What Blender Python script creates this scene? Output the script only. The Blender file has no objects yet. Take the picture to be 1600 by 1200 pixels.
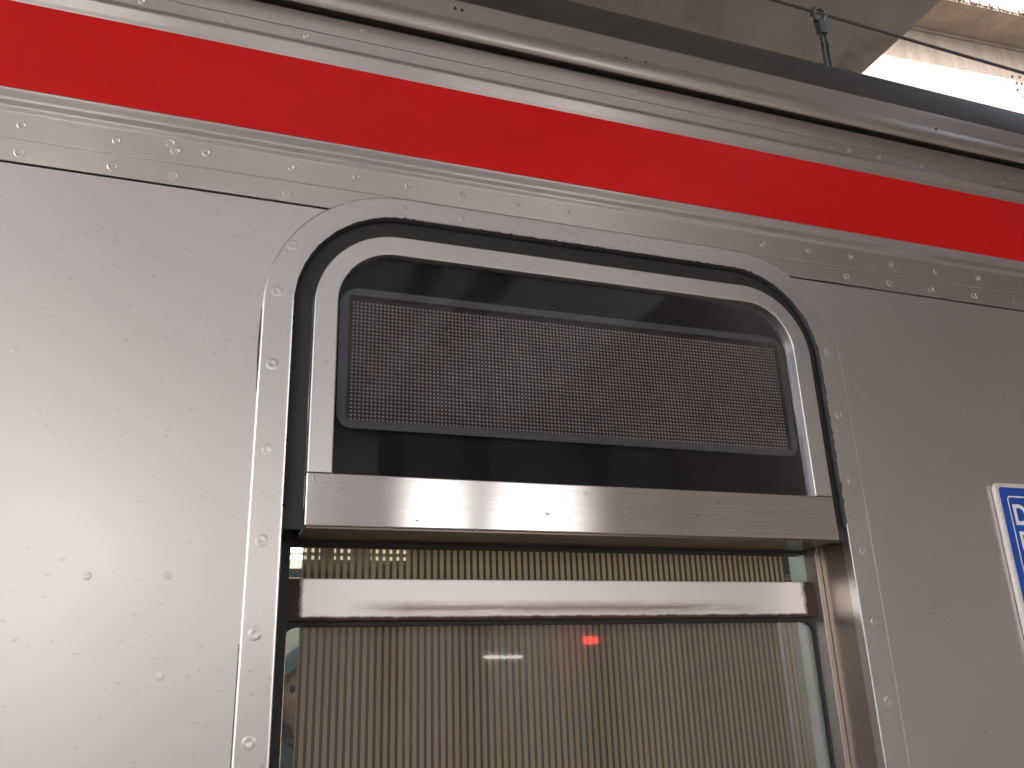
import bpy, bmesh, math, random
from mathutils import Vector, Matrix
random.seed(7)
S = bpy.context.scene
COL = S.collection
R = math.radians

# ------------------------------------------------------------------ camera
cam = bpy.data.cameras.new('camera')
cam.sensor_fit = 'HORIZONTAL'; cam.sensor_width = 36.0
cam.lens = 36.0 * 1350.0 / 1600.0
cam.clip_start = 0.02; cam.clip_end = 600
co = bpy.data.objects.new('camera', cam); COL.objects.link(co)
rot = Matrix(((0.9405019, -0.0818359, -0.3297864),
              (-0.3381077, -0.3218076, -0.8843772),
              (-0.0337540, 0.9432618, -0.3303300)))
co.matrix_world = Matrix.Translation((0, -1.15, 1.6)) @ rot.to_4x4()
S.camera = co

# ------------------------------------------------------------------ sky, sun, exposure
SUN_EL, SUN_DIR = 46.0, Vector((-0.25, -1.0, 0.0)).normalized()
w = bpy.data.worlds.new('World'); S.world = w; w.use_nodes = True
nt = w.node_tree; nt.nodes.clear()
sky = nt.nodes.new('ShaderNodeTexSky'); sky.sky_type = 'NISHITA'; sky.sun_disc = False
sky.sun_elevation = R(SUN_EL); sky.sun_rotation = math.atan2(SUN_DIR.x, SUN_DIR.y)
sky.air_density = 1.0; sky.dust_density = 6.0; sky.ozone_density = 1.0
bg = nt.nodes.new('ShaderNodeBackground'); bg.inputs[1].default_value = 0.15
out = nt.nodes.new('ShaderNodeOutputWorld')
hs = nt.nodes.new('ShaderNodeHueSaturation'); hs.inputs['Saturation'].default_value = .60
nt.links.new(sky.outputs[0], hs.inputs['Color']); nt.links.new(hs.outputs[0], bg.inputs[0]); nt.links.new(bg.outputs[0], out.inputs[0])
sl = bpy.data.lights.new('sun', 'SUN'); sl.energy = 4.0; sl.angle = R(0.5); sl.color = (1.0, 0.97, 0.93)
so = bpy.data.objects.new('sun', sl); COL.objects.link(so)
sv = Vector((SUN_DIR.x * math.cos(R(SUN_EL)), SUN_DIR.y * math.cos(R(SUN_EL)), math.sin(R(SUN_EL))))
so.rotation_euler = sv.to_track_quat('Z', 'Y').to_euler(); so.location = (0, -20, 30)
S.view_settings.view_transform = 'Standard'; S.view_settings.look = 'None'
S.view_settings.gamma = 1.0; S.view_settings.use_curve_mapping = False
S.view_settings.exposure = 2.45
S.cycles.max_bounces = 10; S.cycles.diffuse_bounces = 5; S.cycles.glossy_bounces = 5
S.cycles.transparent_max_bounces = 16
S.cycles.sample_clamp_indirect = 6.0
S.cycles.use_denoising = True
S.cycles.denoising_prefilter = 'ACCURATE'; S.cycles.denoising_quality = 'HIGH'
S.cycles.blur_glossy = 0.6

# ------------------------------------------------------------------ material helpers
def mat(name):
    m = bpy.data.materials.new(name); m.use_nodes = True
    n = m.node_tree; n.nodes.clear()
    o = n.nodes.new('ShaderNodeOutputMaterial')
    p = n.nodes.new('ShaderNodeBsdfPrincipled')
    n.links.new(p.outputs[0], o.inputs[0])
    return m, n, p, o
def N(n, t, **k):
    x = n.nodes.new(t)
    for a, b in k.items(): setattr(x, a, b)
    return x
def coords(n, scale=(1, 1, 1), kind='Object', loc=(0, 0, 0)):
    tc = N(n, 'ShaderNodeTexCoord'); mp = N(n, 'ShaderNodeMapping')
    mp.inputs['Scale'].default_value = scale; mp.inputs['Location'].default_value = loc
    n.links.new(tc.outputs[kind], mp.inputs[0]); return mp.outputs[0]
def noise(n, vec, scale, detail=4, rough=.55):
    x = N(n, 'ShaderNodeTexNoise'); x.inputs['Scale'].default_value = scale
    x.inputs['Detail'].default_value = detail; x.inputs['Roughness'].default_value = rough
    n.links.new(vec, x.inputs['Vector']); return x.outputs['Fac']
def ramp(n, fac, a, b, ca=(0, 0, 0, 1), cb=(1, 1, 1, 1)):
    r = N(n, 'ShaderNodeValToRGB'); n.links.new(fac, r.inputs[0])
    e = r.color_ramp.elements; e[0].position = a; e[0].color = ca; e[1].position = b; e[1].color = cb
    return r.outputs[0]
def mixc(n, fac, a, b):
    m = N(n, 'ShaderNodeMix', data_type='RGBA')
    if hasattr(fac, 'is_linked') or not isinstance(fac, (int, float)): n.links.new(fac, m.inputs[0])
    else: m.inputs[0].default_value = fac
    for v, i in ((a, 6), (b, 7)):
        if isinstance(v, tuple): m.inputs[i].default_value = v if len(v) == 4 else (*v, 1)
        else: n.links.new(v, m.inputs[i])
    return m.outputs[2]
def mth(n, op, a, b=None, c=None, clamp=False):
    m = N(n, 'ShaderNodeMath', operation=op); m.use_clamp = clamp
    for i, v in enumerate((a, b, c)):
        if v is None: continue
        if isinstance(v, (int, float)): m.inputs[i].default_value = v
        else: n.links.new(v, m.inputs[i])
    return m.outputs[0]
def bump(n, p, h, strength=.2, dist=.001, prev=None):
    b = N(n, 'ShaderNodeBump'); b.inputs['Strength'].default_value = strength
    b.inputs['Distance'].default_value = dist; n.links.new(h, b.inputs['Height'])
    if prev is not None: n.links.new(prev, b.inputs['Normal'])
    n.links.new(b.outputs[0], p.inputs['Normal']); return b.outputs[0]

def steel(name, base=(.60, .565, .555), rough=.36, aniso=.6, brush='x', spots=.5, spot_scale=55, wave=.25, grain=.12, streak=.10, bb=.02):
    """stainless steel; brush = direction of the polishing lines"""
    m, n, p, o = mat(name)
    p.inputs['Metallic'].default_value = 1.0
    bs = {'x': (5, 40, 330), 'z': (330, 40, 5), 'n': (300, 300, 300)}[brush]
    br = noise(n, coords(n, bs), 1.0, 3, .7)
    # water spots: small irregular marks
    v = coords(n, (1, 1, 1.35) if brush != 'x' else (.8, 1, 1.5))
    wr = N(n, 'ShaderNodeTexNoise'); wr.inputs['Scale'].default_value = 60; n.links.new(v, wr.inputs['Vector'])
    add = N(n, 'ShaderNodeVectorMath', operation='MULTIPLY_ADD'); n.links.new(wr.outputs['Color'], add.inputs[0])
    add.inputs[1].default_value = (.012, .012, .012); n.links.new(v, add.inputs[2])
    vo = N(n, 'ShaderNodeTexVoronoi'); vo.inputs['Scale'].default_value = spot_scale; n.links.new(add.outputs[0], vo.inputs['Vector'])
    rs = N(n, 'ShaderNodeSeparateColor'); n.links.new(vo.outputs['Color'], rs.inputs[0])
    size = mth(n, 'MULTIPLY', mth(n, 'POWER', rs.outputs[0], 2.2), .36)
    edge = mth(n, 'DIVIDE', mth(n, 'SUBTRACT', size, vo.outputs['Distance']), .15, clamp=True)
    dens = ramp(n, noise(n, coords(n, (1, 1, 1), loc=(3, 1, 2)), 4.5, 3), .30, .52)
    sp = mth(n, 'MULTIPLY', mth(n, 'MULTIPLY', edge, dens), spots)
    big = ramp(n, noise(n, coords(n, (1, 1, 1), loc=(8, 0, 1)), 2.3, 5, .6), .3, .75)
    dark = tuple(c * .62 for c in base)
    c1 = mixc(n, mth(n, 'MULTIPLY', big, .18), base, (base[0] * .80, base[1] * .76, base[2] * .74))
    c2 = mixc(n, mth(n, 'MULTIPLY', ramp(n, br, .35, .75), streak), c1, dark)
    c3 = mixc(n, sp, c2, dark)
    n.links.new(c3, p.inputs['Base Color'])
    r = mth(n, 'ADD', mth(n, 'MULTIPLY_ADD', br, grain, rough - grain / 2), mth(n, 'MULTIPLY', sp, .15))
    r = mth(n, 'ADD', r, mth(n, 'MULTIPLY', mth(n, 'SUBTRACT', big, .5), .06))
    n.links.new(r, p.inputs['Roughness'])
    p.inputs['Anisotropic'].default_value = aniso
    if aniso > 0:
        t = N(n, 'ShaderNodeCombineXYZ')
        for i, q in enumerate({'x': (0, 0, 1), 'z': (1, 0, 0), 'n': (0, 0, 1)}[brush]): t.inputs[i].default_value = q
        n.links.new(t.outputs[0], p.inputs['Tangent'])
    lw = noise(n, coords(n, (1, 1, 1), loc=(1, 5, 4)), 3.2, 2, .4)
    b1 = bump(n, p, lw, wave, .006)
    b2 = bump(n, p, br, bb, .0006, b1)
    return m

def plain(name, col, rough=.5, metal=0.0, var=.15, sc=6, bmp=0.0, spec=.5):
    m, n, p, o = mat(name)
    f = ramp(n, noise(n, coords(n), sc, 6, .65), .3, .7)
    n.links.new(mixc(n, f, tuple(c * (1 - var) for c in col), tuple(min(1, c * (1 + var)) for c in col)), p.inputs['Base Color'])
    p.inputs['Roughness'].default_value = rough; p.inputs['Metallic'].default_value = metal
    p.inputs['Specular IOR Level'].default_value = spec
    if bmp: bump(n, p, noise(n, coords(n), sc * 6, 6, .7), bmp, .004)
    return m

def emis(name, col, s):
    m, n, p, o = mat(name)
    p.inputs['Base Color'].default_value = (*col, 1)
    p.inputs['Emission Color'].default_value = (*col, 1); p.inputs['Emission Strength'].default_value = s
    return m

M = {}
M['panel'] = steel('dull_steel_sheet', (.685, .655, .668), .35, .25, 'x', .34, 100, .18, .03, .03, .0)
M['belt'] = steel('brushed_steel_belt', (.69, .655, .655), .33, .90, 'x', .14, 90, .16, .02, .06, .0)
M['frame'] = steel('polished_steel_frame', (.66, .635, .64), .335, .0, 'n', .40, 95, .12, .0, .0, .0)
M['header'] = steel('bright_brushed_steel', (.70, .665, .665), .18, .90, 'x', .85, 60, .04, .05, .40, .0)
M['gutter'] = steel('weathered_steel_gutter', (.60, .555, .535), .32, .45, 'x', .25, 60, .2, .12, .2)
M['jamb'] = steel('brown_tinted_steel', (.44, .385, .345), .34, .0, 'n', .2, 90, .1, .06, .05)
M['under'] = steel('dark_brown_steel', (.20, .15, .13), .30, 0, 'n', .3, 90, .1, .06, .05, .0)
M['rubber'] = plain('black_rubber', (.016, .014, .016), .55, 0, .2, 20, .15)
M['dark'] = plain('dark_backing', (.02, .017, .017), .8, 0, .1, 5)
M['roof'] = plain('dirty_dark_roof_paint', (.040, .036, .034), .6, 0, .35, 5, .1)
M['glass_black'] = plain('black_printed_board', (.005, .0045, .006), .35, 0, .1, 6, 0, .2)
M['mask'] = plain('grey_printed_border', (.15, .15, .165), .45, 0, .12, 14)
M['led_board'] = plain('unlit_led_board', (.075, .058, .055), .5, 0, .15, 30)
M['led'] = plain('unlit_led_domes', (.62, .54, .50), .30, 0, .2, 60)

def glass(name, tint=(1, 1, 1), ior=1.5, dirt_haze=.04, dirt_haze_col=(.6, .57, .53), k=1.6):
    m, n, p, o = mat(name); n.nodes.remove(p)
    fr = N(n, 'ShaderNodeFresnel'); fr.inputs[0].default_value = ior
    tr = N(n, 'ShaderNodeBsdfTransparent'); tr.inputs[0].default_value = (*tint, 1)
    gl = N(n, 'ShaderNodeBsdfGlossy'); gl.inputs['Roughness'].default_value = .03
    df = N(n, 'ShaderNodeBsdfDiffuse'); df.inputs[0].default_value = (*dirt_haze_col, 1)
    a = N(n, 'ShaderNodeMixShader'); b = N(n, 'ShaderNodeMixShader')
    n.links.new(mth(n, 'MULTIPLY', fr.outputs[0], k, clamp=True), a.inputs[0]); n.links.new(tr.outputs[0], a.inputs[1]); n.links.new(gl.outputs[0], a.inputs[2])
    d = mth(n, 'MULTIPLY', ramp(n, noise(n, coords(n, (1, 1, 1)), 5, 5), .25, .8), dirt_haze)  # dirt film also paints pale reflection haze over the pane
    n.links.new(d, b.inputs[0]); n.links.new(a.outputs[0], b.inputs[1]); n.links.new(df.outputs[0], b.inputs[2])
    n.links.new(b.outputs[0], o.inputs[0]); return m
M['sash_glass'] = glass('sash_glass', (.97, .96, .955), 1.5, .075, (.58, .54, .50), 1.5)
M['display_glass'] = glass('display_glass', (.84, .84, .86), 1.5, .006, (.5, .48, .5), .45)

def frosted(name, col, t):
    m, n, p, o = mat(name); p.inputs['Base Color'].default_value = (*col, 1); p.inputs['Roughness'].default_value = .6
    tl = N(n, 'ShaderNodeBsdfTranslucent'); tl.inputs[0].default_value = (*[c * t for c in col], 1)
    mx = N(n, 'ShaderNodeMixShader'); mx.inputs[0].default_value = .6
    n.links.new(p.outputs[0], mx.inputs[1]); n.links.new(tl.outputs[0], mx.inputs[2]); n.links.new(mx.outputs[0], o.inputs[0]); return m
M['frost'] = frosted('light_fill_glazing', (.59, .59, .60), .54)  # translucent fill for the unseen wall, brightens the reflections
M['frost2'] = frosted('light_fill_sheet', (.68, .68, .68), .46)  # translucent fill for the unseen canopy, brightens the upper strips
# red film
m, n, p, o = mat('glossy_red_film'); M['red'] = m
f = ramp(n, noise(n, coords(n, (1, 1, 2)), 3, 5), .3, .7)
n.links.new(mixc(n, f, (.54, .0005, .0015), (.63, .0008, .003)), p.inputs['Base Color'])
p.inputs['Roughness'].default_value = .32; p.inputs['Coat Weight'].default_value = .15; p.inputs['Coat Roughness'].default_value = .22
p.inputs['Specular IOR Level'].default_value = .22
bump(n, p, noise(n, coords(n, (1, 1, 1)), 4, 2), .15, .004)

# sash rail: pale aluminium with brown grime at its ends and along its lower part
m, n, p, o = mat('grimy_pale_aluminium'); M['rail'] = m
sx = N(n, 'ShaderNodeSeparateXYZ'); tc = N(n, 'ShaderNodeTexCoord'); n.links.new(tc.outputs['Object'], sx.inputs[0])
nz = noise(n, coords(n, (1, 1, 1)), 45, 5, .7); nl = noise(n, coords(n, (.35, 1, 6)), 16, 5, .6)
xx = mth(n, 'ADD', sx.outputs[0], mth(n, 'MULTIPLY', mth(n, 'SUBTRACT', nz, .5), .014))
zz = mth(n, 'ADD', sx.outputs[2], mth(n, 'MULTIPLY', mth(n, 'SUBTRACT', nz, .5), .006))
eL = mth(n, 'DIVIDE', mth(n, 'SUBTRACT', .146, xx), .007, clamp=True)
eR = mth(n, 'DIVIDE', mth(n, 'SUBTRACT', xx, .966), .009, clamp=True)
eB = mth(n, 'DIVIDE', mth(n, 'SUBTRACT', 1.700, zz), .003, clamp=True)
g = mth(n, 'MAXIMUM', mth(n, 'MAXIMUM', eL, eR), eB)
band = mth(n, 'SUBTRACT', 1.0, mth(n, 'DIVIDE', mth(n, 'ABSOLUTE', mth(n, 'SUBTRACT', zz, 1.7095)), .012, clamp=True))
xr = mth(n, 'MULTIPLY', mth(n, 'DIVIDE', mth(n, 'SUBTRACT', sx.outputs[0], .20), .09, clamp=True), mth(n, 'DIVIDE', mth(n, 'SUBTRACT', .90, sx.outputs[0]), .12, clamp=True))
st = mth(n, 'MULTIPLY', mth(n, 'MULTIPLY', band, xr), ramp(n, nl, .28, .48))
c = mixc(n, mth(n, 'MULTIPLY', st, .88), (.86, .81, .80), (.27, .18, .135))
c = mixc(n, g, c, (.045, .022, .016))
n.links.new(c, p.inputs['Base Color'])
n.links.new(mth(n, 'SUBTRACT', .75, mth(n, 'MULTIPLY', g, .75), clamp=True), p.inputs['Metallic'])
n.links.new(mth(n, 'MULTIPLY_ADD', g, .25, .40), p.inputs['Roughness'])
bump(n, p, nz, .12, .001)

# striped blind: opaque ribs with sheer brown stripes between them
m, n, p, o = mat('striped_blind_fabric'); M['blind'] = m
tc = N(n, 'ShaderNodeTexCoord'); sx = N(n, 'ShaderNodeSeparateXYZ'); n.links.new(tc.outputs['Object'], sx.inputs[0])
ph = mth(n, 'FRACT', mth(n, 'DIVIDE', sx.outputs[0], .01045))
tri = mth(n, 'ABSOLUTE', mth(n, 'SUBTRACT', ph, .5))            # 0 mid stripe .. .5
wv = noise(n, coords(n, (1, 1, .2)), 400, 2)
edge = mth(n, 'DIVIDE', mth(n, 'SUBTRACT', mth(n, 'ADD', .222, mth(n, 'MULTIPLY', mth(n, 'SUBTRACT', wv, .5), .03)), tri), .03, clamp=True)
cl = mixc(n, ramp(n, noise(n, coords(n, (1, 1, .6)), 3, 3), .3, .7), (.72, .605, .445), (.82, .70, .53))
wn_ = N(n, 'ShaderNodeTexWhiteNoise', noise_dimensions='1D'); n.links.new(mth(n, 'FLOOR', mth(n, 'DIVIDE', sx.outputs[0], .01045)), wn_.inputs['W'])
cl = mixc(n, mth(n, 'MULTIPLY', wn_.outputs['Value'], .30), cl, (.50, .41, .30))
cl = mixc(n, mth(n, 'MULTIPLY', ramp(n, wv, .3, .7), .25), cl, (.44, .36, .27))
p.inputs['Roughness'].default_value = .85; p.inputs['Specular IOR Level'].default_value = .1
n.links.new(mixc(n, edge, cl, (.060, .034, .018)), p.inputs['Base Color'])
tr = N(n, 'ShaderNodeBsdfTransparent'); tr.inputs[0].default_value = (.82, .76, .68, 1)
tl = N(n, 'ShaderNodeBsdfTranslucent'); tl.inputs[0].default_value = (.42, .36, .27, 1)
ms0 = N(n, 'ShaderNodeMixShader'); ms0.inputs[0].default_value = .30
n.links.new(p.outputs[0], ms0.inputs[1]); n.links.new(tl.outputs[0], ms0.inputs[2])
ms = N(n, 'ShaderNodeMixShader'); n.links.new(mth(n, 'MULTIPLY', edge, .28), ms.inputs[0])
n.links.new(ms0.outputs[0], ms.inputs[1]); n.links.new(tr.outputs[0], ms.inputs[2]); n.links.new(ms.outputs[0], o.inputs[0])

# stained steel / concrete of the overbridge
def stained(name, a, b, c, sc=1.0, streaks=(1, 1, .25), rust=.6):
    m, n, p, o = mat(name)
    f1 = ramp(n, noise(n, coords(n, streaks), 1.6 * sc, 8, .65), .30, .72)
    f2 = ramp(n, noise(n, coords(n, (1, 1, 1), loc=(4, 2, 9)), 1.3 * sc, 7, .6), .57, .72)
    f3 = noise(n, coords(n, (1, 1, 1)), 30 * sc, 6, .7)
    k = mixc(n, mth(n, 'MULTIPLY', f2, rust), mixc(n, f1, a, b), c)
    k = mixc(n, mth(n, 'MULTIPLY', ramp(n, f3, .35, .7), .15), k, tuple(x * .5 for x in a))
    n.links.new(k, p.inputs['Base Color']); p.inputs['Roughness'].default_value = .85
    bump(n, p, f3, .3, .01); return m
M['slab'] = stained('stained_grey_concrete', (.14, .128, .118), (.215, .198, .182), (.055, .035, .026), 1.0, (1, .6, 1), .8)
M['beam'] = stained('stained_tan_girder', (.12, .09, .07), (.21, .165, .13), (.13, .075, .05), 1.4, (.9, .9, .35), .9)
M['beamwall'] = stained('pale_girder_web', (.155, .125, .10), (.24, .205, .175), (.10, .07, .05), 1.2, (2.2, 2.2, .25), .5)
M['cable'] = plain('dark_cable', (.035, .028, .025), .6, 0, .3, 30)
M['iron'] = plain('dark_iron', (.05, .055, .055), .45, .4, .4, 40)
M['tile'] = plain('pale_platform_tile', (.42, .40, .37), .5, 0, .15, 2)
M['ballast'] = plain('ballast', (.22, .20, .18), .9, 0, .3, 3, .5)
M['pale'] = plain('pale_painted_wall', (.55, .54, .54), .8, 0, .12, 2)
M['darkwall'] = plain('dark_painted_wall', (.38, .36, .35), .8, 0, .2, 2)
M['canopy'] = plain('painted_canopy', (.31, .295, .29), .7, 0, .15, 2)
M['post'] = plain('dark_post_paint', (.08, .075, .075), .5, 0, .15, 4)
M['inner_pale'] = plain('pale_green_white_lining', (.52, .55, .50), .45, 0, .06, 4)
M['reveal'] = plain('pale_teal_lining', (.46, .60, .57), .45, 0, .06, 4)
M['inner_wood'] = plain('orange_brown_lining', (.30, .13, .045), .5, 0, .3, 3)
M['inner_floor'] = plain('grey_train_floor', (.18, .17, .16), .6, 0, .1, 4)
M['seat'] = plain('red_brown_seat_cloth', (.25, .05, .03), .8, 0, .15, 10)
M['chrome'] = plain('rack_tube_metal', (.75, .75, .75), .2, 1.0, .05, 10)
M['tube'] = emis('lit_fluorescent_tube', (1.0, .98, .90), 2.2)
M['redled'] = emis('lit_red_display', (1.0, .05, .04), 2.6)
M['skin'] = plain('skin', (.42, .25, .17), .5, 0, .08, 12)
M['teal'] = plain('teal_cloth', (.045, .13, .16), .85, 0, .2, 25, .3)
M['eye'] = plain('dark_eye', (.02, .015, .012), .3)
M['lip'] = plain('lip', (.30, .12, .09), .5)
M['sign_white'] = plain('aged_white_plastic', (.72, .66, .64), .5, 0, .12, 20, .05)
M['sign_blue'] = plain('blue_print', (.004, .070, .42), .38, 0, .12, 12, .05)
M['sign_ink'] = plain('white_print', (.85, .85, .87), .4, 0, .08, 30)
M['sealant'] = plain('brown_sealant', (.10, .055, .032), .7, 0, .5, 60)

# ------------------------------------------------------------------ object helpers
def finish(name, bm, m, parent=None, sharp=35, smooth=True, loc=(0, 0, 0)):
    bmesh.ops.remove_doubles(bm, verts=bm.verts, dist=1e-6)
    bmesh.ops.recalc_face_normals(bm, faces=bm.faces)
    for f in bm.faces: f.smooth = smooth
    lim = R(sharp)
    for e in bm.edges:
        if len(e.link_faces) == 2 and e.calc_face_angle(0) > lim: e.smooth = False
    me = bpy.data.meshes.new(name); bm.to_mesh(me); bm.free()
    me.materials.append(m)
    o = bpy.data.objects.new(name, me); COL.objects.link(o); o.location = loc
    if parent: o.parent = parent
    if smooth and sharp < 170:
        wn = o.modifiers.new('weighted', 'WEIGHTED_NORMAL'); wn.keep_sharp = True; wn.weight = 100; wn.thresh = .0005
    return o
def tag(o, label=None, cat=None, group=None, kind=None):
    for k, v in (('label', label), ('category', cat), ('group', group), ('kind', kind)):
        if v: o[k] = v
    return o
def empty(name, loc=(0, 0, 0)):
    o = bpy.data.objects.new(name, None); COL.objects.link(o); o.location = loc; o.empty_display_size = .1; return o
def box(bm, x0, x1, y0, y1, z0, z1, bev=0.0, seg=2):
    vs = [bm.verts.new((x, y, z)) for x in (x0, x1) for y in (y0, y1) for z in (z0, z1)]
    fs = [(0, 1, 3, 2), (4, 6, 7, 5), (0, 4, 5, 1), (2, 3, 7, 6), (0, 2, 6, 4), (1, 5, 7, 3)]
    faces = [bm.faces.new([vs[i] for i in f]) for f in fs]
    if bev:
        es = list({e for f in faces for e in f.edges})
        bmesh.ops.bevel(bm, geom=es, offset=bev, segments=seg, affect='EDGES', profile=.5)
    return bm
def boxobj(name, x0, x1, y0, y1, z0, z1, m, parent=None, bev=0.0, seg=2):
    return finish(name, box(bmesh.new(), x0, x1, y0, y1, z0, z1, bev, seg), m, parent)
def extrude_x(name, prof, x0, x1, m, parent=None, closed=False, nx=1, wob=0.0, sharp=35):
    bm = bmesh.new(); rows = []
    for i in range(nx + 1):
        x = x0 + (x1 - x0) * i / nx
        dy = wob * math.sin(x * 5.1 + 1) * math.sin(x * 2.3)
        rows.append([bm.verts.new((x, y + dy, z)) for y, z in prof])
    k = len(prof)
    for i in range(nx):
        for j in range(k if closed else k - 1):
            bm.faces.new((rows[i][j], rows[i + 1][j], rows[i + 1][(j + 1) % k], rows[i][(j + 1) % k]))
    if closed:
        bm.faces.new(rows[0]); bm.faces.new(rows[-1][::-1])
    return finish(name, bm, m, parent, sharp)
def loop_pts(x0, x1, z0, z1, r, rb=None, seg=20):
    """rounded rectangle outline, counter-clockwise seen from outside, r top corners, rb bottom corners"""
    rb = r if rb is None else rb
    pts = []
    for cx, cz, rr, a0 in ((x0 + rb, z0 + rb, rb, 180), (x1 - rb, z0 + rb, rb, 270), (x1 - r, z1 - r, r, 0), (x0 + r, z1 - r, r, 90)):
        for i in range(seg + 1):
            a = R(a0 + 90 * i / seg); pts.append((cx + rr * math.cos(a), cz + rr * math.sin(a)))
    return pts
def arch_pts(x0, x1, z0, z1, r, seg=24):
    """open outline: up the left side, round the top, down the right"""
    pts = [(x0, z0)]
    for cx, cz, a0 in ((x0 + r, z1 - r, 180), (x1 - r, z1 - r, 90)):
        for i in range(seg + 1):
            a = R(a0 - 90 * i / seg); pts.append((cx + r * math.cos(a), cz + r * math.sin(a)))
    pts.append((x1, z0)); return pts
def sweep(name, A, B, prof, m, parent=None, closed=True, sharp=35, caps=False):
    """A, B matching outlines; prof = [(s, y)] with s=0 on A and s=1 on B"""
    bm = bmesh.new(); rows = []
    for (ax, az), (bx, bz) in zip(A, B):
        rows.append([bm.verts.new((ax + (bx - ax) * s, y, az + (bz - az) * s)) for s, y in prof])
    n_ = len(rows); k = len(prof)
    for i in range(n_ if closed else n_ - 1):
        a, b = rows[i], rows[(i + 1) % n_]
        for j in range(k - 1): bm.faces.new((a[j], a[j + 1], b[j + 1], b[j]))
    if caps and not closed:
        bm.faces.new(rows[0][::-1]); bm.faces.new(rows[-1])
    return finish(name, bm, m, parent, sharp)
def sheet_hole(name, x0, x1, z0, z1, y, holes, m, parent=None):
    bm = bmesh.new(); edges = []
    for lp in [[(x0, z0), (x1, z0), (x1, z1), (x0, z1)]] + holes:
        vs = [bm.verts.new((x, y, z)) for x, z in lp]
        edges += [bm.edges.new((vs[i], vs[(i + 1) % len(vs)])) for i in range(len(vs))]
    bmesh.ops.triangle_fill(bm, use_beauty=True, edges=edges)
    o = finish(name, bm, m, parent)
    return o
def flatpoly(name, pts, y, m, parent=None, th=0.0):
    bm = bmesh.new(); vs = [bm.verts.new((x, y, z)) for x, z in pts]; f = bm.faces.new(vs)
    if th:
        r_ = bmesh.ops.extrude_face_region(bm, geom=[f])
        for v in r_['geom']:
            if isinstance(v, bmesh.types.BMVert): v.co.y += th
    return finish(name, bm, m, parent)
def tube(name, pts, r, m, parent=None, seg=10, taper=None):
    bm = bmesh.new(); rings = []
    pts = [Vector(p) for p in pts]
    for i, p in enumerate(pts):
        d = (pts[min(i + 1, len(pts) - 1)] - pts[max(i - 1, 0)]).normalized()
        u = d.cross(Vector((0, 0, 1)));
        if u.length < .01: u = Vector((1, 0, 0))
        u.normalize(); v = d.cross(u)
        rr = r if taper is None else taper[i]
        rings.append([bm.verts.new(p + rr * (u * math.cos(2 * math.pi * k / seg) + v * math.sin(2 * math.pi * k / seg))) for k in range(seg)])
    for a, b in zip(rings, rings[1:]):
        for k in range(seg): bm.faces.new((a[k], a[(k + 1) % seg], b[(k + 1) % seg], b[k]))
    bm.faces.new(rings[0][::-1]); bm.faces.new(rings[-1])
    return finish(name, bm, m, parent)
def lathe_y(name, prof, m, seg=20):
    """prof = [(r, h)]; axis along -y, h outward"""
    bm = bmesh.new(); rings = []
    for r_, h in prof:
        if r_ < 1e-7: rings.append([bm.verts.new((0, -h, 0))])
        else: rings.append([bm.verts.new((r_ * math.cos(2 * math.pi * k / seg), -h, r_ * math.sin(2 * math.pi * k / seg))) for k in range(seg)])
    for a, b in zip(rings, rings[1:]):
        for k in range(seg):
            if len(b) == 1: bm.faces.new((a[k], b[0], a[(k + 1) % seg]))
            else: bm.faces.new((a[k], b[k], b[(k + 1) % seg], a[(k + 1) % seg]))
    return finish(name, bm, m, None, 80)

# ------------------------------------------------------------------ setting: ground, platform, station behind the viewer
g_ = boxobj('ground', -90, 90, -90, 90, -1.6, -1.15, M['ballast']); g_['kind'] = 'structure'
pf = boxobj('platform', -30, 30, -9.6, -.16, -1.15, 0.0, M['tile']); pf['kind'] = 'structure'

# unseen wall across the platform, bays and panels set for reflections in the steel
sw = tag(empty('unseen_station_wall', (0, -9.6, 0)), 'added unseen station wall opposite the train, shaped for reflections in its steel', 'wall')
def swp(name, x0, x1, z0, z1, m, d=.2):
    o = boxobj(name, x0, x1, -d, 0, z0, z1, m, sw); return o
swp('lower_wall', -14, 26, 0, 2.5, M['pale'])
swp('added_frost_panel', -.75, .42, 2.5, 5.2, M['frost'], .03)  # added translucent panels, pass sunlight to brighten the reflected wall
swp('added_frost_panel', .98, 2.20, 2.5, 5.2, M['frost'], .03)
swp('added_frost_panel', .42, .98, 3.5, 5.2, M['frost'], .03)
for xa, xb, k in ((5.02, 5.45, 'darkwall'), (5.45, 6.35, 'pale'), (6.35, 6.6, 'darkwall'), (6.6, 7.5, 'pale'), (7.5, 9.6, 'pale'), (9.6, 26, 'darkwall')): swp('unseen_wall_panel', xa, xb, 2.5, 5.2, M[k])  # added pale and dark panels, toned to band the header's reflection
swp('unseen_wall_panel', 2.20, 5.02, 4.18, 5.2, M['darkwall'])
swp('added_frost_panel', -3.2, -.75, 3.65, 5.2, M['frost'], .03)
swp('added_frost_panel', -3.2, -2.55, 2.5, 3.65, M['frost'], .03)
swp('added_frost_panel', -1.1, -.75, 2.5, 3.65, M['frost'], .03)
swp('unseen_wall_panel', -6, -3.2, 2.5, 5.2, M['pale'])
for x in (3.38, -3.2, 2.25, 5.1):
    pst = boxobj('column', x - .15, x + .15, -9.45, -9.27, 0, 5.2, M['post']); 
    tag(pst, {3.38: 'dark steel column standing between the two bright bays of the station wall', -3.2: 'dark steel column at the far left bay of the station wall',
              2.25: 'dark steel column at the left edge of the bright double bay', 5.1: 'dark steel column where the dark wall panel starts'}[x], 'column', 'columns along the station wall')
cn = empty('unseen_canopy', (0, -5.8, 5.2))  # unseen roof, blocks the sky and reaches further over at the right
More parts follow.
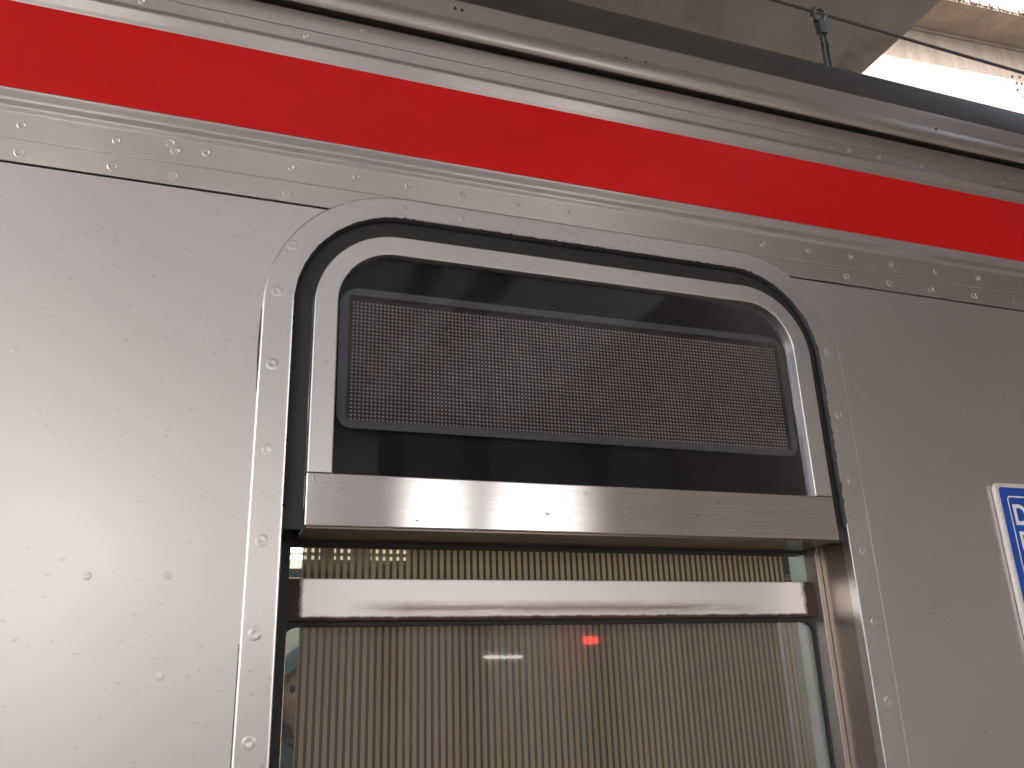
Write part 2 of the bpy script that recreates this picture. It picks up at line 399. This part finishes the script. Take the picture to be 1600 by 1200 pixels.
for xa, xb, k in ((-6, -.75, 1), (-.75, -.45, 0), (-.45, 1.65, 1), (1.65, 1.9, 0), (1.9, 2.25, 1), (2.25, 2.6, 0), (2.6, 4.2, 1), (4.2, 26, 0)):
    boxobj('added_skylight_sheet' if k else 'roof_sheet', xa, xb, -4.4, 5.25 if xa > 3 else 4.4, 0, .03 if k else .15, M['frost2'] if k else M['canopy'], cn)  # milky sheets added for bright and dark reflections in the belts
tag(cn, 'added unseen canopy over the platform, shaped to shade and brighten the train', 'canopy')

# ------------------------------------------------------------------ overbridge, girder bridge, catenary
ov = boxobj('overpass', -14, 5.09, -4.2, 14, 6.5, 7.4, M['slab'])
tag(ov, 'stained grey concrete underside of the overpass above the train roof', 'overpass')
gb = tag(empty('girder_bridge', (10, 8, 0)), 'stained tan girder bridge with sunlit pale web beyond the overpass edge', 'bridge')
gb.rotation_euler.z = -math.atan(.066)
def gpart(name, x0, x1, y0, y1, z0, z1, m, bev=0.0): return boxobj(name, x0, x1, y0, y1, z0, z1, m, gb, bev)
gpart('web', -14, 26, 0, .25, -1.15, 12.33, M['beamwall'])
gpart('flange_plate', -14, 26, -.70, .25, 12.335, 12.42, M['beam'])
gpart('flange_lip', -14, 26, -.045, -.002, 12.27, 12.33, M['beam'], .012)
# crumbling upper edge of the plate
bm = bmesh.new(); x = -2.0
while x < 8:
    wdt = random.uniform(.03, .09); hh = random.uniform(.02, .06)
    box(bm, x, x + wdt, -.70 - random.uniform(.01, .05), -.68, 12.36, 12.42 + hh * .3); x += wdt + random.uniform(0, .03)
finish('ragged_edge', bm, M['beam'], gb)
for dx, dz in ((0, 0), (.06, -.13), (.04, -.28), (.17, .02), (.18, -.12), (.16, -.40)):
    bm = bmesh.new(); bmesh.ops.create_cone(bm, cap_ends=True, segments=12, radius1=.022, radius2=.018, depth=.03, matrix=Matrix.Translation((3.16 + dx, -.014, 11.66 + dz)) @ Matrix.Rotation(R(90), 4, 'X'))
    finish('bolt', bm, M['iron'], gb)

ow = tag(empty('overhead_wire', (2.67, 1.5, 4.5)), 'dark sagging cable held by an iron hanger above the train roof', 'cable')
def owp(pts): return [(x - 2.67, y - 1.5, z - 4.5) for x, y, z in pts]
tube('cable', owp([(-20, 1.5, 5.0), (-2, 1.5, 4.78), (1, 1.5, 4.69), (2.42, 1.5, 4.665), (2.67, 1.5, 4.66), (3.3, 1.5, 4.645), (4.0, 1.5, 4.63), (6, 1.5, 4.60), (12, 1.5, 4.7), (25, 1.5, 5.1)]), .0085, M['cable'], ow)
tube('dropper', owp([(2.644, 1.5, 4.56), (2.646, 1.5, 4.45), (2.65, 1.5, 3.3)]), .008, M['iron'], ow)
tube('dropper', owp([(2.672, 1.5, 4.56), (2.676, 1.5, 4.45), (2.68, 1.5, 3.3)]), .009, M['iron'], ow)
tube('hook', owp([(2.63, 1.5, 4.60), (2.622, 1.5, 4.64), (2.632, 1.5, 4.675), (2.66, 1.5, 4.69), (2.688, 1.5, 4.675), (2.692, 1.5, 4.65), (2.675, 1.5, 4.625), (2.66, 1.5, 4.60)]), .013, M['iron'], ow)
bm = bmesh.new(); box(bm, -.035, .015, -.018, .018, .03, .11, .008); finish('clamp', bm, M['iron'], ow)
tube('contact_wire_arm', owp([(2.665, 1.5, 3.32), (2.665, 1.5, 3.28)]), .05, M['iron'], ow)

# ------------------------------------------------------------------ the train carriage
tr_ = tag(empty('train_carriage', (0, 0, 0)), 'stainless steel commuter train carriage with a red stripe above its window', 'train')
X0, X1 = -5.0, 9.0
FO = loop_pts(.061, 1.053, .93, 2.317, .20, .12)          # flange outer
FI = loop_pts(.104, 1.004, .98, 2.280, .158, .07)         # flange inner = opening
hole = loop_pts(.085, 1.025, .955, 2.30, .178, .09)
side = sheet_hole('side_panel', X0, X1, -.1, 2.2805, 0.0, [hole], M['panel'], tr_)
# lower belt rail with its crease
extrude_x('belt_rail', [(.004, 2.2825), (-.0022, 2.2825), (-.0030, 2.2833), (-.0032, 2.3158), (-.0022, 2.3168), (-.0022, 2.3176), (-.0043, 2.3190), (-.0043, 2.3560), (-.0050, 2.3590),
                        (-.0074, 2.3625), (-.0088, 2.3660), (-.0080, 2.3700), (-.0062, 2.3735), (-.0056, 2.3765), (-.0066, 2.3800), (-.0100, 2.3840), (-.0120, 2.3870), (-.0118, 2.3900), (-.0100, 2.3922), (-.0070, 2.3930)],
          X0, X1, M['belt'], tr_, sharp=70)
extrude_x('red_stripe', [(-.0050, 2.3925), (-.0098, 2.3932), (-.0104, 2.3945), (-.0104, 2.5330), (-.0098, 2.5352), (-.0080, 2.5366), (-.0040, 2.537)], X0, X1, M['red'], tr_, nx=60, wob=.0004)
extrude_x('cantrail', [(-.0045, 2.5360), (-.0048, 2.5385), (-.0062, 2.5430), (-.0066, 2.5480), (-.0084, 2.5540), (-.0108, 2.5600), (-.0112, 2.5640), (-.0098, 2.5680), (-.0062, 2.5710), (-.0045, 2.5740), (-.0040, 2.5770), (-.0040, 2.5967), (-.0034, 2.5974), (.0035, 2.5976)],
          X0, X1, M['belt'], tr_, sharp=70)
extrude_x('upper_strip', [(.0035, 2.5990), (-.0028, 2.5990), (-.0034, 2.5997), (-.0034, 2.6325), (-.0028, 2.6332), (.0035, 2.6334)], X0, X1, M['belt'], tr_)
gt = extrude_x('rain_gutter', [(.0030, 2.6440), (-.0180, 2.6380), (-.0235, 2.6300), (-.0265, 2.6310), (-.0290, 2.6350), (-.0305, 2.6410), (-.0310, 2.6480), (-.0302, 2.6560), (-.0288, 2.6620),
                               (-.0280, 2.6680), (-.0272, 2.6850), (-.0265, 2.7000), (-.0255, 2.7070), (-.0225, 2.7090), (-.0180, 2.7090)], X0, X1, M['gutter'], tr_, sharp=60, nx=60, wob=.0006)
# screws
for gx in (.34, .352, .66, .70, 1.38): boxobj('gutter_screw', gx - .0022, gx + .0022, -.0305, -.0270, 2.684 + (gx > .6) * -.022, 2.6885 + (gx > .6) * -.022, M['iron'], tr_, .001)
extrude_x('roof', [(-.0215, 2.7093), (-.0215, 2.716), (-.018, 2.738), (-.006, 2.770), (.018, 2.808), (.055, 2.850), (.12, 2.905), (.25, 2.965), (.5, 3.02), (1.4, 3.06), (2.3, 3.02), (2.65, 2.9), (2.8, 2.7), (2.8, 2.0)], X0, X1, M['roof'], tr_)
boxobj('gap_shade_shell', X0, X1, .004, .02, 2.33, 2.72, M['dark'], tr_)  # dark colour stands in for shade under the gutter, also backs joints
boxobj('underframe', X0, X1, .05, 2.75, -.45, -.11, M['dark'], tr_)
sheet_hole('backing', X0, X1, -.1, 2.33, .006, [loop_pts(.09, 1.018, .96, 2.296, .17, .08)], M['dark'], tr_)
# inner lining (pale) with its own window hole, plus carriage interior
sheet_hole('inner_lining', X0, X1, .0, 2.3, .155, [loop_pts(.104, 1.004, .98, 2.280, .158, .07)], M['inner_pale'], tr_)
boxobj('floor', X0, X1, .02, 2.79, -.1, .05, M['inner_floor'], tr_)
boxobj('ceiling', X0, X1, .156, 2.79, 2.32, 2.36, M['inner_pale'], tr_)
far = sheet_hole('far_lining', X0, X1, .05, 2.32, 2.74, [loop_pts(x - .55, x + .55, .95, 1.85, .08) for x in (-3.6, -.9, 1.6, 4.1, 6.6)], M['inner_pale'], tr_)
sheet_hole('far_side_panel', X0, X1, -.1, 2.72, 2.80, [loop_pts(x - .58, x + .58, .92, 1.88, .08) for x in (-3.6, -.9, 1.6, 4.1, 6.6)], M['panel'], tr_)
boxobj('end_wall', X0, X0 + .05, .02, 2.79, .05, 2.36, M['inner_wood'], tr_)
boxobj('end_wall', X1 - .05, X1, .02, 2.79, .05, 2.36, M['inner_wood'], tr_)
boxobj('ceiling_panel', .2, 5, 1.15, 2.0, 2.27, 2.31, M['inner_wood'], tr_)
boxobj('bench_seat', -.6, 3.2, 2.25, 2.73, .40, .52, M['seat'], tr_, .03)
boxobj('bench_seat', 1.6, 3.9, 2.62, 2.73, .55, 1.0, M['seat'], tr_, .03)
for zz_ in (2.135, 2.165, 2.195):
    for xa, xb in ((-3.8, .495), (.555, .625), (.71, .88)): tube('lamp_tube', [(xa, 2.55, zz_), (xb, 2.55, zz_)], .0075, M['tube'], tr_, 8)
tube('lamp_tube', [(-4, 1.05, 2.30), (7, 1.05, 2.30)], .015, M['tube'], tr_, 8)
for dy in (0, .06, .12):
    tube('luggage_rack_rod', [(-4, 2.42 + dy, 2.02), (8, 2.42 + dy, 2.02)], .009, M['chrome'], tr_, 8)
tube('grab_rail', [(-4, 1.6, 1.95), (8, 1.6, 1.95)], .014, M['chrome'], tr_, 8)
boxobj('advert_frame', 1.1, 1.5, 2.70, 2.735, 1.95, 2.25, M['inner_wood'], tr_)
boxobj('advert_frame', 2.0, 2.9, 2.70, 2.735, 1.95, 2.25, M['inner_wood'], tr_)

# ---- window: frame flange, jamb, seal, sash, blind
win = empty('window'); win.parent = tr_
sweep('outer_flange', FO, FI, [(0, .002), (0, -.0030), (.03, -.0046), (.08, -.0050), (.90, -.0050), (.96, -.0062), (.995, -.0054), (1.01, -.002), (1.012, .010)], M['frame'], win, sharp=75)
jb = sweep('jamb', FI, FI, [(0, .010), (0, .106)], M['jamb'], win)
LI = loop_pts(.110, .998, .986, 2.274, .152, .064)
sweep('inner_reveal', FI, FI, [(0, .107), (0, .155)], M['reveal'], win)
for nm, a, b in (('left', .1055, .123), ('right', .9965, 1.0030)):
    extrude_x('guide_channel', [(.070, 1.0), (.098, 1.0), (.098, 1.83), (.070, 1.83)], a, b, M['jamb'] if nm == 'right' else M['rubber'], win, closed=True)
boxobj('guide_lip', .9940, .9962, .071, .100, 1.0, 1.80, M['frame'], win)
# rail of the dropped sash, gasket and glass
boxobj('sash_rail', .1235, .9945, .085, .104, 1.693, 1.7505, M['rail'], win, .002, 2)
G0 = loop_pts(.119, .997, 1.0, 1.6985, .02, .02); G1 = loop_pts(.1215, .9910, 1.015, 1.686, .020, .02)
sweep('sash_gasket', G0, G1, [(0, .100), (0, .0955), (.9, .0955), (1, .097), (1, .104)], M['rubber'], win)
flatpoly('sash_glass', loop_pts(.119, .997, 1.0, 1.695, .02, .02), .1015, M['sash_glass'], win, .004)
bl = boxobj('blind', .1475, .9765, .136, .1375, 1.0, 2.0, M['blind'], win)
boxobj('blind_case', .12, 1.0, .125, .150, 1.98, 2.02, M['dark'], win)
tube('bead_chain', [(.128, .128, 1.0), (.128, .128, 1.83)], .0015, M['chrome'], win, 6)

# ---- destination display: black seal, steel arch, header bar, glass, led matrix
dsp = empty('destination_display'); dsp.parent = tr_
A = arch_pts(.1050, 1.003, 1.803, 2.2790, .157); B = arch_pts(.128, .983, 1.803, 2.246, .125)
sweep('black_seal', A, B, [(-.02, .003), (.0, .0015), (.3, .0035), (.9, .0035), (1.1, .004)], M['rubber'], dsp, closed=False)
# uneven bead of sealant smeared over the flange edge
bm = bmesh.new(); pts = arch_pts(.104, 1.004, 1.83, 2.280, .158, 60)
fine = []
for (ax, az), (bx, bz) in zip(pts, pts[1:]):
    k = max(1, int(math.hypot(bx - ax, bz - az) / .003))
    for i in range(k): fine.append((ax + (bx - ax) * i / k, az + (bz - az) * i / k))
pv = None; off = 0
for i, (px, pz) in enumerate(fine):
    qx, qz = fine[min(i + 1, len(fine) - 1)]; q0 = fine[max(i - 1, 0)]
    dx, dz = qx - q0[0], qz - q0[1]; L_ = math.hypot(dx, dz) or 1; nx_, nz_ = -dz / L_, dx / L_
    off = off * .55 + random.gauss(0, .00055)
    s = .0006 + abs(off) * (1.6 if px > .25 else .8)
    a = bm.verts.new((px + nx_ * s, -.0068, pz + nz_ * s)); b = bm.verts.new((px - nx_ * .003, -.0045, pz - nz_ * .003)); c_ = bm.verts.new((px - nx_ * .004, .003, pz - nz_ * .004))
    if pv: bm.faces.new((pv[0], a, b, pv[1])); bm.faces.new((pv[1], b, c_, pv[2]))
    pv = (a, b, c_)
finish('sealant_bead', bm, M['rubber'], dsp, 180)
OA = arch_pts(.1306, .980, 1.8772, 2.2455, .1237); OB = arch_pts(.1643, .946, 1.8772, 2.2135, .084)
sweep('display_frame', OA, OB, [(0, .06), (0, -.0095), (.03, -.0118), (.07, -.0125), (.94, -.0125), (.985, -.0122), (1.0, -.0112), (1.0, .004)], M['frame'], dsp, closed=False, sharp=75)
boxobj('header_bar', .1306, .980, -.0125, .092, 1.8055, 1.8768, M['header'], dsp, .0022, 3)
boxobj('bar_underside', .1335, .977, -.0095, .0915, 1.8030, 1.8052, M['under'], dsp)  # separate dark brown plate below the bar
boxobj('rear_seal', .1055, .996, .0925, .1240, 1.7985, 1.850, M['rubber'], dsp)
boxobj('case', .133, .978, .013, .110, 1.879, 2.236, M['dark'], dsp)
flatpoly('display_board', loop_pts(.150, .962, 1.86, 2.2300, .10, .01), .009, M['glass_black'], dsp)
gl = flatpoly('display_glass', loop_pts(.155, .955, 1.874, 2.2240, .093, .005), -.0040, M['display_glass'], dsp, .003)
Q0 = loop_pts(.1685, .934, 1.9445, 2.1580, .030, .022); Q1 = loop_pts(.1815, .922, 1.9560, 2.1465, .004, .004)
sweep('printed_border', Q0, Q1, [(0, .0000), (1, .0000)], M['mask'], dsp)
mxo = flatpoly('led_panel', loop_pts(.176, .930, 1.950, 2.153, .004, .004), .0070, M['led_board'], dsp)
bm = bmesh.new(); px0, px1, pz0, pz1 = .1895, .9175, 1.9600, 2.1375
for i in range(128):
    for j in range(32):
        x_ = px0 + (px1 - px0) * i / 127; z_ = pz0 + (pz1 - pz0) * j / 31
        r_ = .0017; top = bm.verts.new((x_, .0046, z_ + .0003)); ring = [bm.verts.new((x_ + r_ * math.cos(k * math.pi / 3), .0070, z_ + r_ * math.sin(k * math.pi / 3))) for k in range(6)]
        mid = [bm.verts.new((x_ + r_ * .8 * math.cos(k * math.pi / 3), .0054, z_ + r_ * .8 * math.sin(k * math.pi / 3))) for k in range(6)]
        for k in range(6):
            bm.faces.new((ring[k], ring[(k + 1) % 6], mid[(k + 1) % 6], mid[k])); bm.faces.new((mid[k], mid[(k + 1) % 6], top))
me = bpy.data.meshes.new('led_domes')
for f in bm.faces: f.smooth = True
bm.to_mesh(me); bm.free(); me.materials.append(M['led']); ld = bpy.data.objects.new('led_domes', me); COL.objects.link(ld); ld.parent = dsp; ld['kind'] = 'stuff'

# ---- weld marks and rivets (each its own part)
wm = lathe_y('weld_mark', [(.0068, -.00005), (.0061, .0002), (.0053, .0009), (.0046, .0009), (.0037, .0001), (.0020, .0001), (0, .0003)], M['belt'])
rv = lathe_y('rivet', [(.0100, -.00005), (.0086, .0003), (.0066, .0009), (.0048, .0010), (.0022, .0004), (0, .0001)], M['frame'])
pd = lathe_y('panel_dimple', [(.0066, -.00005), (.0055, .00022), (.0040, .0004), (0, .0005)], M['panel'])
first = {'w': True, 'r': True, 'p': True}
def put(src, k, x, y, z, s=1.0, mt=None):
    if first[k]: o = src; first[k] = False
    else: o = src.copy(); COL.objects.link(o)
    o.parent = tr_; o.location = (x, y, z)
    o.rotation_euler = (random.uniform(-.05, .05), random.uniform(0, 6.28), random.uniform(-.05, .05)); o.scale = (s, random.uniform(.7, 1.25) * (.5 if k == 'r' else .9), s)
    return o
for x in (-.35, -.267, -.149, -.031, .089, .186, .267, .354, .447, .541, .638, .725, .822, .919, 1.02, 1.115, 1.21, 1.32, 1.43): put(wm, 'w', x, -.0043, 2.3405 + random.uniform(-.002, .002), random.uniform(.85, 1.0))
for x in (-.35, -.264, -.150, -.072, .085): put(wm, 'w', x, -.0030, 2.2975, 1.15)
for x in (1.10, 1.20, 1.30, 1.41, 1.52): put(wm, 'w', x, -.0030, 2.2990, 1.15)
for x in (-.080, -.072): put(wm, 'w', x, -.0043, 2.349 - (.0 if x < -.075 else .012), 1.15)
for x in (-.23, -.141, -.022, .10, 1.011, 1.118, 1.162, 1.236, 1.347, 1.45, 1.57): put(wm, 'w', x, -.0040, 2.585, .8)
for x in (.19, .284, .387, .484, .585, .689, .80, .92): put(wm, 'w', x, -.0034, 2.6190, .85)
for x in (.175, .26, .35, .449, .548, .643, .748, .85, .94): put(rv, 'r', x, -.0050, 2.2985 - (.012 if x > .9 else 0) - (.006 if x < .2 else 0), .62)
for x, z in ((.0965, 2.212), (.079, 2.136), (.0785, 2.027), (.0785, 1.905), (.0785, 1.787), (.0785, 1.672), (.0785, 1.548), (.0785, 1.43), (.998, 2.235), (1.024, 2.138), (1.028, 2.023), (1.030, 1.908), (1.030, 1.792), (1.030, 1.678), (1.030, 1.558), (1.030, 1.44)): put(rv, 'r', x, -.0050, z, .92)
for x, z in ((-.231, 2.016), (-.117, 1.741), (-.028, 1.742), (-.027, 1.625), (-.13, 1.50), (1.2, 1.45)): put(pd, 'p', x, 0, z, .8)
put(wm, 'w', .1415, -.0125, 1.868, .45)
# brown sealant line left of the flange
tube('sealant_line', [(.0605, -.0006, z) for z in (2.11, 2.08, 2.05, 2.02, 1.99)], .0012, M['sealant'], tr_, 8, [.0006, .0018, .0022, .0014, .0005])
tube('sealant_line', [(.0605, -.0006, z) for z in (1.66, 1.5, 1.3)], .0007, M['sealant'], tr_, 8)

# ------------------------------------------------------------------ blue sign on the carriage side
sg = tag(empty('warning_sign', (1.345, -.001, 1.55)), 'blue plastic sign plate with white border and white letters at the right edge', 'sign')
def soff(p): return [(x - 1.345, z - 1.55) for x, z in p]
sweep('plate', soff(loop_pts(1.345, 1.66, 1.40, 1.918, .012)), soff(loop_pts(1.352, 1.653, 1.407, 1.911, .008)), [(0, 0), (0, -.006), (.15, -.0072), (.9, -.0075)], M['sign_white'], sg)
flatpoly('plate_face', soff(loop_pts(1.3515, 1.6535, 1.4065, 1.9115, .008)), -.0074, M['sign_white'], sg)
flatpoly('blue_field', soff(loop_pts(1.3530, 1.652, 1.4080, 1.9100, .006)), -.0080, M['sign_blue'], sg)
sweep('border_line', soff(loop_pts(1.368, 1.638, 1.42, 1.8945, .008)), soff(loop_pts(1.3705, 1.6355, 1.4225, 1.892, .006)), [(0, -.0084), (1, -.0084)], M['sign_ink'], sg)
def letter(ch, x, z, h, wd=.8):
    cu = bpy.data.curves.new('t', 'FONT'); cu.body = ch; cu.size = h / .70; cu.extrude = .0002; cu.offset = .0012
    tmp = bpy.data.objects.new('t', cu); COL.objects.link(tmp)
    me = bpy.data.meshes.new_from_object(tmp.evaluated_get(bpy.context.evaluated_depsgraph_get()))
    bpy.data.objects.remove(tmp)
    me.materials.append(M['sign_ink']); o = bpy.data.objects.new('letter', me); COL.objects.link(o); o.parent = sg
    o.location = (x - 1.345, -.0086, z - 1.55); o.rotation_euler = (R(90), 0, 0); o.scale = (wd, 1, 1); return o
letter('D', 1.3745, 1.8430, .036, .9)
letter('P', 1.3775, 1.7990, .031, .9)
boxobj('white_panel', 1.386 - 1.345, 1.60 - 1.345, -.0090, -.0080, 1.705 - 1.55, 1.728 - 1.55, M['sign_ink'], sg)

# ------------------------------------------------------------------ red lamp and tube lamp across the platform
rl = boxobj('red_display', 4.80, 4.98, -9.22, -9.17, 2.09, 2.17, M['redled'])
tag(rl, 'small lit red display hanging by the station wall, reflected in the window glass', 'display')

pl_ = tube('tube_lamp', [(3.45, -9.22, 1.955), (3.95, -9.22, 1.945)], .012, M['tube'])
tag(pl_, 'thin lit tube lamp low on the station wall, a white streak in the window glass', 'lamp')

# ------------------------------------------------------------------ passenger inside, seen past the left edge of the blind
ps = tag(empty('person', (.31, 1.2, .05)), 'person in a teal headscarf and teal top standing behind the window blind', 'person')
def skinned(name, verts, edges, rad, m, parent, sub=2, root=0):
    me = bpy.data.meshes.new(name); me.from_pydata(verts, edges, []); o = bpy.data.objects.new(name, me); COL.objects.link(o)
    sm = o.modifiers.new('skin', 'SKIN')
    for i, r_ in enumerate(rad): me.skin_vertices[0].data[i].radius = r_ if isinstance(r_, tuple) else (r_, r_); me.skin_vertices[0].data[i].use_root = (i == root)
    ss = o.modifiers.new('sub', 'SUBSURF'); ss.levels = sub; ss.render_levels = sub
    nm = bpy.data.meshes.new_from_object(o.evaluated_get(bpy.context.evaluated_depsgraph_get()))
    bpy.data.objects.remove(o)
    for pl in nm.polygons: pl.use_smooth = True
    nm.materials.clear(); nm.materials.append(m)
    o = bpy.data.objects.new(name, nm); COL.objects.link(o); o.parent = parent; return o
V = [(0, 0, .92), (0, 0, 1.08), (0, 0, 1.28), (0, 0, 1.38), (0, -.01, 1.44),
     (-.17, 0, 1.36), (-.20, .02, 1.10), (-.19, -.05, .88), (-.18, -.09, .80),
     (.17, 0, 1.36), (.20, .02, 1.10), (.19, -.05, .88), (.18, -.09, .80),
     (-.09, 0, .86), (-.10, 0, .48), (-.10, .02, .08), (-.10, -.10, .03),
     (.09, 0, .86), (.10, 0, .48), (.10, .02, .08), (.10, -.10, .03)]
E_ = [(0, 1), (1, 2), (2, 3), (3, 4), (3, 5), (5, 6), (6, 7), (7, 8), (3, 9), (9, 10), (10, 11), (11, 12), (0, 13), (13, 14), (14, 15), (15, 16), (0, 17), (17, 18), (18, 19), (19, 20)]
Rr = [(.15, .11), (.13, .10), (.16, .11), (.12, .09), .055, .06, .045, .033, .035, .06, .045, .033, .035, .09, .06, .04, .035, .09, .06, .04, .035]
skinned('body', V, E_, Rr, M['teal'], ps)
bm = bmesh.new(); bmesh.ops.create_uvsphere(bm, u_segments=40, v_segments=28, radius=1)
for v in bm.verts:
    x_, y_, z_ = v.co
    jaw = max(0, -z_) ; sx_ = .073 * (1 - .28 * jaw ** 1.5); sy_ = .092 * (1 - .12 * jaw)
    yy = y_ * sy_; 
    if y_ < 0:
        yy -= .016 * math.exp(-((x_ / .16) ** 2)) * math.exp(-(((z_ + .12) / .17) ** 2))      # nose
        yy += .010 * (math.exp(-(((x_ - .38) / .17) ** 2)) + math.exp(-(((x_ + .38) / .17) ** 2))) * math.exp(-(((z_ - .08) / .13) ** 2))
        yy -= .005 * math.exp(-((x_ / .3) ** 2)) * math.exp(-(((z_ + .48) / .12) ** 2))
        yy -= .006 * math.exp(-((x_ / .3) ** 2)) * math.exp(-(((z_ + .85) / .15) ** 2))
    v.co = Vector((x_ * sx_, yy, z_ * .115))
hd = finish('head', bm, M['skin'], ps, 180, loc=(-.01, -.03, 1.545)); hd.rotation_euler = (R(-5), 0, R(-18))
for sxn in (-1, 1):
    bm = bmesh.new(); bmesh.ops.create_uvsphere(bm, u_segments=12, v_segments=8, radius=.010); finish('eye', bm, M['eye'], hd, 180, loc=(sxn * .028, -.076, .010))
bm = bmesh.new(); bmesh.ops.create_uvsphere(bm, u_segments=12, v_segments=8, radius=1)
for v in bm.verts: v.co = Vector((v.co.x * .022, v.co.y * .006, v.co.z * .007))
finish('mouth', bm, M['lip'], hd, 180, loc=(0, -.084, -.056))
# headscarf: a shell round the head open at the face, falling to the shoulders
bm = bmesh.new(); nu, nv = 36, 26; grid = []
for j in range(nv + 1):
    t_ = j / nv; row = []
    for i in range(nu + 1):
        hg = 46 * min(1, max(0, (t_ - .27) / .14)) ** .6 * (1 if t_ < .6 else max(0, 1 - (t_ - .6) / .12))
        a = R(-90 + hg + (360 - 2 * hg) * i / nu)
        if t_ < .55:
            q = t_ / .55 * math.pi * .62; rr = math.sin(q) + .02; zz2 = math.cos(q) * .128; ex, ey = .090 * rr, .108 * rr
        else:
            k = (t_ - .55) / .45; zz2 = -.047 - k * .20; ex = .084 + .09 * k ** 1.2; ey = .101 + .03 * k
        fold = 1 + .03 * math.sin(a * 9 + t_ * 7) * t_
        row.append(bm.verts.new((ex * math.cos(a) * fold, ey * math.sin(a) * fold, zz2)))
    grid.append(row)
for j in range(nv):
    for i in range(nu): bm.faces.new((grid[j][i], grid[j][i + 1], grid[j + 1][i + 1], grid[j + 1][i]))
sc = finish('headscarf', bm, M['teal'], ps, 180, loc=(-.01, -.02, 1.545)); sc.rotation_euler = (0, 0, R(-18))
